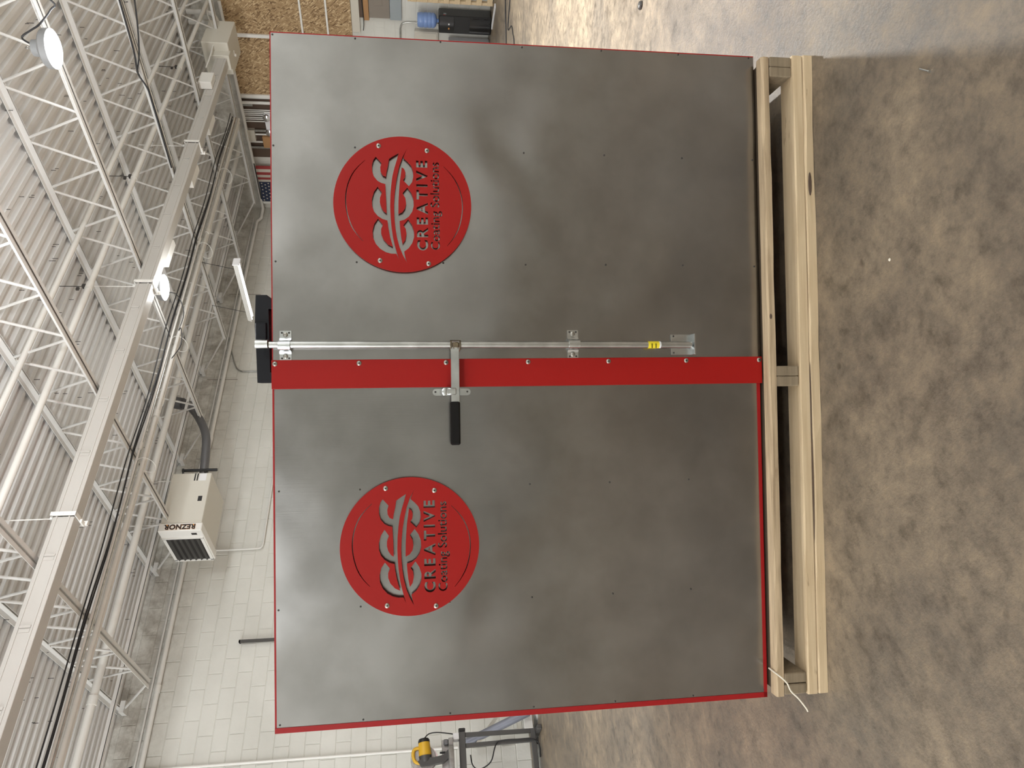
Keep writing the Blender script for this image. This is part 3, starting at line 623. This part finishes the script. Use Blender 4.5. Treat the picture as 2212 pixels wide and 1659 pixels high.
# mitre saw on the stand
ms = thing('mitre_saw', 'yellow and black mitre saw on the grey stand', 'saw', (2.16, 9.66, 1.105))
MB().lathe([(.20, 0), (.21, .02), (.21, .055), (.19, .065)], (-.18, 0, 0), n=26).box((-.55, -.06, .0), (.10, .06, .06), ch=.006).build('turntable', 'castgrey', ms, True)
MB().box((-.50, .03, .06), (.10, .06, .14), ch=.006).build('fence', 'castgrey', ms)
MB().box((.03, -.05, .06), (.09, .02, .12), ch=.01).build('clamp_block', 'vent', ms)
MB().prism([(-.05, .02), (-.02, .05), (-.09, .13), (-.11, .24), (-.10, .36), (-.14, .44), (-.19, .40), (-.185, .26), (-.17, .12), (-.12, .05)], ((0, -.03, 0), (1, 0, 0), (0, 0, 1), (0, 1, 0)), -.05, .05).build('saw_arm', 'toolgrey', ms)
gd = MB().lathe([(.02, -.03), (.15, -.028), (.155, -.015), (.155, .015), (.15, .028), (.02, .03)], (-.10, .02, .37), ax='y', n=26); gd.build('blade_guard', 'castgrey', ms, True)
MB().lathe([(.135, -.004), (.135, .004)], (-.10, .02, .33), ax='y', n=30).build('blade', 'zinc', ms, True)
M_ax = (Vector((0, 1, 0)), Vector((-.08, 0, 1)).normalized(), Vector((1, 0, .08)).normalized())
MB().lathe([(.055, -.10), (.075, -.06), (.075, -.04), (.08, -.03)], (-.05, -.03, .35), ax=M_ax, n=18).build('gear_case', 'toolgrey', ms, True)
MB().lathe([(.074, -.03), (.078, -.01), (.074, .06), (.072, .12)], (-.05, -.03, .35), ax=M_ax, n=18).build('motor', 'yellow', ms, True)
MB().lathe([(.074, .12), (.072, .145), (.06, .165), (.03, .17)], (-.05, -.03, .35), ax=M_ax, n=18).build('motor_cap', 'black', ms, True)
MB().tube(smooth_pts([(-.12, -.03, .345), (-.155, -.03, .40), (-.13, -.03, .47), (-.06, -.03, .495), (.0, -.03, .48), (.015, -.03, .42), (-.01, -.03, .365), (-.06, -.03, .345)], 5), .020, 9).build('handle', 'yellow', ms, True)
MB().tube(smooth_pts([(.115, -.03, .36), (.17, -.02, .30), (.18, -.02, .20), (.17, .02, .06), (.16, .05, -.02)]), .007, 6).build('power_lead', 'cable', ms, True)
MB().tube([(-.06, -.05, .10), (-.06, -.05, .17)], .012, 8).build('clamp_screw', 'black', ms, True)
tag(MB().tube(smooth_pts([(2.05, 9.62, .90), (1.93, 9.60, .88), (1.88, 9.60, .80), (1.95, 9.60, .66), (2.10, 9.62, .60), (2.17, 9.64, .56), (2.19, 9.64, .50), (2.19, 9.64, .30), (2.16, 9.66, .05), (2.0, 9.8, .012)]), .008, 6).build('saw_cord', 'cable', None, True), 'black cord hanging from the saw stand rail', 'cord')  # the saw's cord, standing as its own object
tag(MB().tube([(2.36, 10.35, .90), (2.62, 10.10, .06)], .055, 14).build('steel_tube', 'tubegrey', None, True), 'blue-grey round steel tube leaning behind the saw stand', 'tube')
tag(MB().tube([(2.30, 10.30, .78), (2.95, 10.34, .20)], .034, 4).build('flat_bar', 'heater'), 'pale painted bar slanting across the grey tube behind the saw stand', 'bar')
tag(MB().box((2.46, 10.42, .125), (4.2, 10.50, .185), ch=.005).box((2.46, 10.42, .185), (4.2, 10.44, .20)).build('pale_beam', 'heater'), 'pale steel beam lying along the wall foot, upper of two', 'beam')
tag(MB().box((2.44, 10.22, .0), (4.2, 10.30, .115), ch=.006).lathe([(.024, .0), (.024, .003)], (2.56, 10.219, .07), ax='y', n=12).build('channel_beam', 'buswhite'), 'light channel beam lying by the wall foot behind the stand leg, lower of two', 'beam')
for k, (x, yy, a, L_) in enumerate(((2.40, 9.78, -.55, .34), (2.20, 9.92, -.45, .42), (2.0, 9.96, -.35, .36), (2.62, 9.66, -.7, .3))):
    fl_ = MB(); R_ = Matrix.Rotation(a, 3, 'Z')
    fl_.box((-L_/2, -.03, .0), (L_/2, .03, .005), R=R_).box((-L_/2, .025, .0), (L_/2, .03, .05), R=R_)
    tag(fl_.build('angle_offcut', 'galv' if k != 1 else 'darkmetal', None, False, (x, yy, 0)), ['bright angle offcut on the floor right of the stand foot', 'dark angle offcut on the floor under the stand', 'bright angle offcut on the floor at the picture edge', 'angle offcut on the floor half behind the oven'][k], 'offcut', 'steel offcuts by the saw stand')

# ------------------------------------------------------------------ the oven
OX, OY, OR = .692, 2.705, radians(-38.22)
PB = .205                                        # top of the skid
ov = thing('curing_oven', 'large two-door stainless oven with red trim standing on a wooden skid', 'oven', (OX, OY, 0), OR)
W_, ZT, DEP = 2.44, 1.997, 2.05
MB().box((.0, .05, .1975), (W_, DEP, ZT-.004), ch=.004).box((.02, .10, ZT-.004), (W_-.06, DEP, ZT+.016), ch=.004).build('body', 'redbody', ov)
# left door: steel skin inset in a red frame
dl = MB().box((.018, .0, PB+.013), (1.20, .012, ZT-.006)).build('door_skin', 'steelL', ov)
MB().box((0, -.002, PB), (.0185, .05, ZT)).box((0, -.002, PB), (1.20, .05, PB+.013)).box((0, .0, ZT-.0065), (1.20, .05, ZT)).build('door_frame', 'redbody', ov)
dr = MB().box((1.19, -.004, PB-.003), (W_-.004, .010, ZT-.004)).build('door_skin', 'steelR', ov)
MB().box((W_-.004, -.004, PB-.003), (W_, .05, ZT)).box((1.19, -.004, ZT-.004), (W_, .05, ZT)).box((1.19, .011, PB-.003), (W_, .05, PB+.01)).build('door_frame', 'redbody', ov)
rv = MB().lathe([(.0036, 0), (.0034, .0012), (.0018, .0020), (.0015, .0008)], (0, 0, 0), ax='y', n=10).mesh('rivet', 'darkmetal', True)
rows = (1.985, 1.705, 1.397, 1.098, .80, .50, .219)
for x in (2.431, 2.038, 1.629):
    for z in rows:
        if abs(x-2.0) < .06 and abs(z-1.397) < .02: continue
        mobj('rivet', rv, dr, (x+random.uniform(-.003, .003), -.004, z+random.uniform(-.004, .004)))
for x in (.826, .419, .026):
    for z in rows: mobj('rivet', rv, dl, (x+random.uniform(-.003, .003), 0, z-.004+random.uniform(-.004, .004)))
scm = MB().lathe([(.0085, 0), (.0085, .0015), (.0066, .003), (.0030, .0036), (.0026, .0018)], (0, 0, 0), ax='y', n=16).mesh('screw', 'screw', True)
soc = MB().lathe([(.0030, .0018), (.0030, .0037)], (0, 0, 0), ax='y', n=6).mesh('socket', 'ink')
sp_ = MB().box((1.183, -.010, PB-.006), (1.284, -.0045, ZT+.001), ch=.001).build('astragal_strip', 'red', ov); sp_['label'] = 'flat red strip covering the joint between the doors'
for z in (1.986, 1.70, 1.395, 1.098, .798, .499, .2105):
    q = mobj('screw', scm, sp_, (1.271, -.010, z)); mobj('screw_socket', soc, sp_, (1.271, -.0101, z))

# --- round logo plates cut through so the steel shows behind
UP = [(783,1425),(764,1360),(740,1270),(721,1180),(708,1080),(700,980),(696,860),(700,740),(709,640),(723,540),(745,450),(770,370),(792,290),(735,326),(690,357),(676,440),(662,500),(655,548),(620,531),(601,495),(598,450),(612,405),(552,338),(528,372),(513,430),(514,490),(530,548),(568,594),(610,617),(648,626),(651,700),(655,800),(658,935),(628,912),(603,870),(590,820),(592,770),(613,718),(568,652),(530,710),(508,790),(510,860),(530,920),(568,965),(615,995),(666,1010),(673,1080),(691,1180),(719,1285),(670,1262),(622,1208),(600,1150),(600,1100),(620,1055),(568,990),(530,1045),(512,1120),(515,1190),(544,1258),(590,1310),(645,1343),(700,1358),(755,1359)]
LO = [(863,1450),(822,1372),(787,1285),(762,1185),(746,1080),(738,980),(736,860),(741,760),(753,650),(771,540),(796,430),(832,330),(882,238),(852,305),(838,345),(880,382),(917,424),(937,480),(940,540),(926,600),(893,643),(832,582),(853,548),(858,500),(846,462),(820,445),(810,520),(798,600),(790,700),(783,800),(780,938),(822,917),(850,878),(861,828),(854,770),(825,718),(875,655),(916,712),(939,780),(941,850),(924,912),(888,965),(842,998),(792,1013),(796,1080),(805,1170),(820,1255),(849,1212),(861,1150),(855,1095),(830,1058),(880,992),(919,1050),(941,1120),(941,1180),(920,1245),(884,1297),(836,1334),(846,1390)]
def L2(p): return ((835-p[1])/716.0, (830-p[0])/716.0)
def slot(pts, wd):
    P_ = smooth_pts([(*L2(p), 0) for p in pts], 8); a, b = [], []
    for i, p in enumerate(P_):
        d = (P_[min(i+1, len(P_)-1)]-P_[max(0, i-1)]).normalized(); n = Vector((-d.y, d.x, 0)); t = wd*min(1, .35+3*min(i, len(P_)-1-i)/len(P_))
        a.append((p+n*t)[:2]); b.append((p-n*t)[:2])
    return a+b[::-1]
def glyph_splines(txt, width, x0, ybase, offset):
    """outlines of a line of text as polygons, optionally made bolder"""
    c = bpy.data.curves.new('t', 'FONT'); c.body = txt; c.size = 1; o = bpy.data.objects.new('t', c); COL.objects.link(o)
    bpy.context.view_layer.update(); cu = o.to_curve(bpy.context.evaluated_depsgraph_get()).copy()
    polys = []
    for s in cu.splines:
        bp = s.bezier_points; n = len(bp); poly = []
        for i in range(n):
            a, b = bp[i], bp[(i+1) % n]; straight = (a.handle_right-a.co).length < 1e-4 and (b.handle_left-b.co).length < 1e-4
            lin = abs((a.handle_right-a.co).cross(b.co-a.co).length) < 1e-4 and abs((b.handle_left-b.co).cross(b.co-a.co).length) < 1e-4
            for j in range(1 if (straight or lin) else 5):
                t = j/5; poly.append(((1-t)**3*a.co+3*(1-t)**2*t*a.handle_right+3*(1-t)*t*t*b.handle_left+t**3*b.co)[:2])
        polys.append(poly)
    bpy.data.objects.remove(o)
    if offset:
        out = []
        for P_ in polys:
            n = len(P_); Q = []
            for i in range(n):
                p, a, b = Vector(P_[i]), Vector(P_[i-1]), Vector(P_[(i+1) % n]); d0 = p-a; d1 = b-p
                if d0.length < 1e-6 or d1.length < 1e-6: Q.append(tuple(p)); continue
                d0.normalize(); d1.normalize(); n0 = Vector((d0.y, -d0.x)); n1 = Vector((d1.y, -d1.x)); m_ = n0+n1
                k = offset*2/max(.6, m_.dot(m_)/1.0) if m_.length > .2 else 0
                Q.append(tuple(p+m_*k))
            out.append(Q)
        ar = lambda P_: sum(P_[i-1][0]*P_[i][1]-P_[i][0]*P_[i-1][1] for i in range(len(P_)))/2
        # Blender's outer outlines run clockwise or counter-clockwise: pick the sign that makes the line grow
        if sum(abs(ar(q)) for q in out) < sum(abs(ar(q)) for q in polys): return glyph_splines(txt, width, x0, ybase, -offset)
        polys = out
    xs = [p[0] for q in polys for p in q]; k = width/(max(xs)-min(xs)); x_ = min(xs)
    return [[(x0+(p[0]-x_)*k, ybase+p[1]*k) for p in q] for q in polys], k
def logo_mesh(R):
    polys = [[(cos(2*pi*k/96), sin(2*pi*k/96)) for k in range(96)]]
    polys += [[L2(p) for p in UP], [L2(p) for p in LO]]
    polys += [slot([(443,380),(360,462),(300,550),(256,670),(240,800),(253,930),(290,1055),(345,1150),(415,1230)], .0075), slot([(1258,425),(1345,520),(1405,620),(1443,740),(1453,860),(1438,980),(1405,1090),(1350,1190),(1285,1272)], .0075)]
    t1, k1 = spaced('CREATIVE', (835-1320)/716, (835-365)/716, (830-1088)/716, 118/716)
    polys += t1
    t2, k2 = glyph_splines('Coating Solutions', (1312-380)/716, (835-1312)/716, (830-1207)/716, .015)
    polys += t2
    cu = bpy.data.curves.new('logo', 'CURVE'); cu.dimensions = '2D'; cu.fill_mode = 'BOTH'; cu.extrude = .0035
    for P_ in polys:
        s = cu.splines.new('POLY'); s.points.add(len(P_)-1); s.use_cyclic_u = True
        for i, p in enumerate(P_): s.points[i].co = (p[0]*R, p[1]*R, 0, 1)
    o = bpy.data.objects.new('l', cu); COL.objects.link(o); bpy.context.view_layer.update()
    me = bpy.data.meshes.new_from_object(o.evaluated_get(bpy.context.evaluated_depsgraph_get())); bpy.data.objects.remove(o)
    me.materials.clear(); me.materials.append(M['red']); return me
def spaced(txt, xa, xb, yb, cap):
    """block capitals of even height set out with wide spacing"""
    G = []
    for ch in txt:
        g, k = glyph_splines(ch, 1, 0, 0, .040)
        ys = [p[1] for q in g for p in q]; y0, s = min(ys), cap/(max(ys)-min(ys))
        G.append([[(p[0]*s*1.04, (p[1]-y0)*s) for p in q] for q in g])
    wd = [max(p[0] for q in g for p in q) for g in G]; gap = ((xb-xa)-sum(wd))/(len(txt)-1); out = []; x = xa
    for g, w_ in zip(G, wd):
        out += [[(x+p[0], yb+p[1]) for p in q] for q in g]; x += w_+gap
    return out, 1
LR = .2425
lm_ = logo_mesh(LR)
for (lx, lz, lab) in ((1.835, 1.540, 'red round logo plate on the door with the lock rod'), (.624, 1.529, 'red round logo plate on the door with the handle grip')):
    lp = mobj('logo_plate', lm_, ov, (lx, -.0155, lz)); lp.rotation_euler = (pi/2, 0, 0); lp['label'] = lab
    for p in ((583, 226), (1085, 262), (586, 1432), (1088, 1460)):
        a, b = L2(p); q = mobj('screw', scm, lp, (a*LR, b*LR, .0035)); q.rotation_euler = (-pi/2, 0, 0)
        s2 = mobj('screw_socket', soc, lp, (a*LR, b*LR, .0036)); s2.rotation_euler = (-pi/2, 0, 0)
        MB().lathe([(.006, -.0115), (.006, -.0035)], (a*LR, b*LR, 0), n=10).build('standoff', 'screw', lp)

# --- lock rod, brackets, handle
RX, RY = 1.333, -.030
rod = MB().tube([(RX+.003, RY, 2.0), (RX, RY, 1.30), (RX-.005, RY, .487)], .0125, 16).build('lock_rod', 'galv', ov, True)
MB().tube([(RX+.004, RY, 1.985), (RX+.004, RY, 2.006)], .0105, 12).build('weld_neck', 'weld', rod, True)
MB().tube([(RX+.005, RY-.004, 2.004), (RX+.005, RY-.004, 2.045)], .0155, 16).build('cam_end', 'galv', rod, True)
MB().tube([(RX-.004, RY, .612), (RX-.004, RY, .654)], .0131, 16).build('rod_label', 'labelyellow', rod, True)
tl = MB()
for zz, hw in ((.640, .010), (.625, .012)):
    for k in range(5): tl.box((RX-.004-.0135+k*.0, RY-.0137, zz), (RX-.004+.004, RY-.0131, zz+.003))
tl.build('label_print', 'ink', rod)
MB().tube([(RX-.004, RY, .606), (RX-.004, RY, .612)], .0131, 16).build('label_edge', 'white', rod, True)
def saddle(z0, z1, name='rod_guide'):
    x0, x1 = RX-.050, RX+.053; r = .0165
    pr = [(x0, 0), (x0, .003)] + [(RX-.026, .003), (RX-.021, .006)]
    arc_ = [(RX-r*cos(a), -RY-.004+.0+r*sin(a)) for a in [pi*k/10 for k in range(11)]]
    outer = [(x0, .0035), (RX-.028, .0035), (RX-.020, .010)] + arc_ + [(RX+.020, .010), (RX+.028, .0035), (x1, .0035), (x1, 0), (x0, 0)]
    g = MB().prism(outer, ((0, -.0045, 0), (1, 0, 0), (0, -1, 0), (0, 0, 1)), z0, z1)
    o = g.build(name, 'zinc', ov, True)
    for x in (x0+.014, x1-.014):
        zz = (z0+z1)/2; mobj('bolt', scm, o, (x, -.008, zz))
        for dz in (-.012, .012): mobj('bolt', rv, o, (x+(.007 if x > RX else -.007), -.008, zz+dz))
    return o
saddle(1.930, 1.970); saddle(.911, .951)
o = MB().box((RX-.041, -.009, .478), (RX+.036, -.005, .557), ch=.001).box((RX-.041, -.046, .474), (RX+.036, -.005, .480), ch=.001).build('bottom_keeper', 'zinc', ov)
for x in (RX-.033, RX+.029): mobj('bolt', rv, o, (x, -.009, .547))
# pivot lug and handle
lug = MB().box((RX-.026, RY-.020, 1.346), (RX+.012, RY+.0, 1.377), ch=.004).lathe([(.006, 0), (.006, .004)], (RX-.012, RY-.020, 1.361), ax='y', n=12).build('pivot_lug', 'zinc', ov)
MB().tube([(RX-.001, RY-.004, 1.343), (RX-.001, RY-.004, 1.381)], .0175, 12).box((RX-.014, RY-.026, 1.350), (RX+.008, RY-.016, 1.374), ch=.004).build('weld_bead', 'weld', lug, True)
hb = MB().box((1.128, RY-.022, 1.350), (1.318, RY-.016, 1.380), ch=.0015).build('handle_bar', 'zinc', ov)
MB().box((.978, RY-.028, 1.3495), (1.131, RY-.012, 1.3845), ch=.005).build('handle_grip', 'grip', hb)
hs = MB()
hp = [(1.1535+.012*cos(a), 0) for a in []]
z0, z1 = 1.308, 1.444
pl_ = [(1.165+.012*cos(pi*k/8), z1-.012+.012*sin(pi*k/8)) for k in range(9)] + [(1.165-.012*cos(pi*k/8), z0+.012-.012*sin(pi*k/8)) for k in range(9)]
hs.prism(pl_, ((0, -.0005, 0), (1, 0, 0), (0, 0, 1), (0, -1, 0)), 0, .003)
hs.box((1.153, -.058, 1.3465), (1.177, -.003, 1.3495)).box((1.153, -.046, 1.381), (1.177, -.003, 1.3845))
hs = hs.build('handle_hasp', 'zinc', ov)
MB().lathe([(.0135, 0), (.0135, .004), (.010, .006)], (1.166, -.052, 1.402), ax='y', n=18).box((1.155, -.060, 1.362), (1.179, -.053, 1.397), ch=.003).box((1.160, -.052, 1.386), (1.174, -.003, 1.398)).build('hasp_latch', 'zinc', hs, True)
for z in (1.320, 1.434): mobj('bolt', rv, hs, (1.166, -.0035, z))
# black keeper on the roof edge
kp = MB()
fr_ = ((0, 0, 0), (1, 0, 0), (0, 0, 1), (0, 1, 0))
kp.prism([(1.207, 2.0), (1.207, 2.051), (1.36, 2.056), (1.405, 2.059), (1.515, 2.055), (1.515, 2.017), (1.497, 2.0), (1.466, 2.0), (1.466, 2.012), (1.243, 2.008), (1.241, 2.0)], fr_, .02, .085)
kp.box((1.355, .012, 2.018), (1.418, .02, 2.056), ch=.003)
kp.build('latch_keeper', 'blackpaint', ov)['label'] = 'black painted latch keeper on the top edge'

# ------------------------------------------------------------------ wooden skid
sk = thing('wooden_skid', 'pale lumber skid under the oven, made of long boards and doubled cross timbers', 'skid', (OX, OY, 0), OR)
FY = -.070
def plank(nm, a, b, m='pine', wob=.0, seed=0, ch=.002):
    rnd = random.Random(seed); x0, y0, z0 = a; x1, y1, z1 = b; n = 26; g = MB(); vs_, fs_ = [], []
    for i in range(n+1):
        t = i/n; x = x0+(x1-x0)*t; e = lambda s=1: s*wob*(.6*sin(t*7+seed)+.5*sin(t*17+2*seed)+rnd.uniform(-.35, .35))
        e1, e2, e3 = e(), e(), e()
        vs_ += [(x, y0+abs(e1)*.8, z0+e1*.2), (x, y1, z0), (x, y1, z1), (x, y0+abs(e2)*1.6, z1+e3*.4), (x, y0, z1-.004-abs(e2)*.8)]
    for i in range(n):
        for k in range(5): fs_.append((i*5+k, i*5+(k+1) % 5, (i+1)*5+(k+1) % 5, (i+1)*5+k))
    fs_ += [(4, 3, 2, 1, 0), tuple(n*5+k for k in range(5))]
    g.add(vs_, fs_); return g.build(nm, m, sk)
plank('deck_board', (.025, FY+.004, .171), (2.410, FY+.046, .2005), 'pine_old', .005, 2)
for k in range(2, 7): MB().box((.03, FY-.16+k*.31, .170), (2.41, FY-.02+k*.31, .197), ch=.002).build('deck_board', 'pine_old', sk)
MB().box((.035, FY+.052, .166), (2.40, FY+.19, .192), ch=.003).build('deck_board', 'pine_shaded', sk)  # darkened board imitates the shade strip at the foot of the doors
plank('base_board', (.028, FY, .0425), (2.418, FY+.089, .0795), 'pine', .0022, 5)
plank('base_board', (.030, FY-.002, .001), (2.420, FY+.087, .0385), 'pine', .006, 9)
for yy in (.95, 1.90):
    MB().box((.03, yy, .001), (2.41, yy+.089, .0395), ch=.002).build('base_board', 'pine', sk); MB().box((.03, yy, .041), (2.41, yy+.089, .0785), ch=.002).build('base_board', 'pine', sk)
for x in (.030, .071, 1.170, 1.208, 2.338, 2.376):
    MB().box((x, FY+.006, .081), (x+.037, 2.0, .168), ch=.0035).build('cross_timber', 'pine_grey', sk)
kn = MB()
for (x, z, w_, hh) in ((1.430, .188, .010, .005), (1.93, .022, .045, .007), (1.10, .041, .16, .003), (.80, .040, .22, .003)):
    kn.lathe([(hh, 0), (hh*.7, .0012)], (x, FY+.004 if z > .1 else FY-.002, z), ax=(Vector((w_/hh, 0, 0)), Vector((0, 0, 1)), Vector((0, -1, 0))), n=14)
kn.build('bark_edge', 'brown', sk)
tag(MB().tube([Matrix.Rotation(OR, 3, 'Z') @ Vector(p)+Vector((OX, OY, 0)) for p in smooth_pts([(.115, -.02, .206), (.108, -.082, .197), (.082, -.084, .170), (.053, -.088, .157), (.027, -.095, .132), (-.008, -.10, .106), (-.02, -.10, .10)])], .0028, 6).build('loose_twine', 'string', None, True), 'loose end of white twine hanging off the skid corner', 'twine')
# small things on the floor
tag(MB().tube([(1.943, .900, .004), (1.899, .885, .004)], .0022, 6).lathe([(.0045, 0), (.0045, .0015)], (1.899, .885, .004), ax=(Vector((0, 0, 1)), Vector((.34, -.94, 0)), Vector((-.94, -.34, 0))), n=10).build('nail', 'zinc', None, True), 'small bright nail lying on the dark floor', 'nail')
tag(MB().lathe([(.018, 0), (.030, .006), (.022, .018), (.008, .022)], (4.80, 1.90, 0), n=7).build('debris_chip', 'darkmetal'), 'small dark chip lying alone on the bright floor', 'debris')
tag(MB().lathe([(.004, 0), (.006, .002), (.003, .005)], (1.62, 1.36, 0), n=5).build('wood_chip', 'string'), 'tiny pale chip on the floor in front of the skid', 'debris')
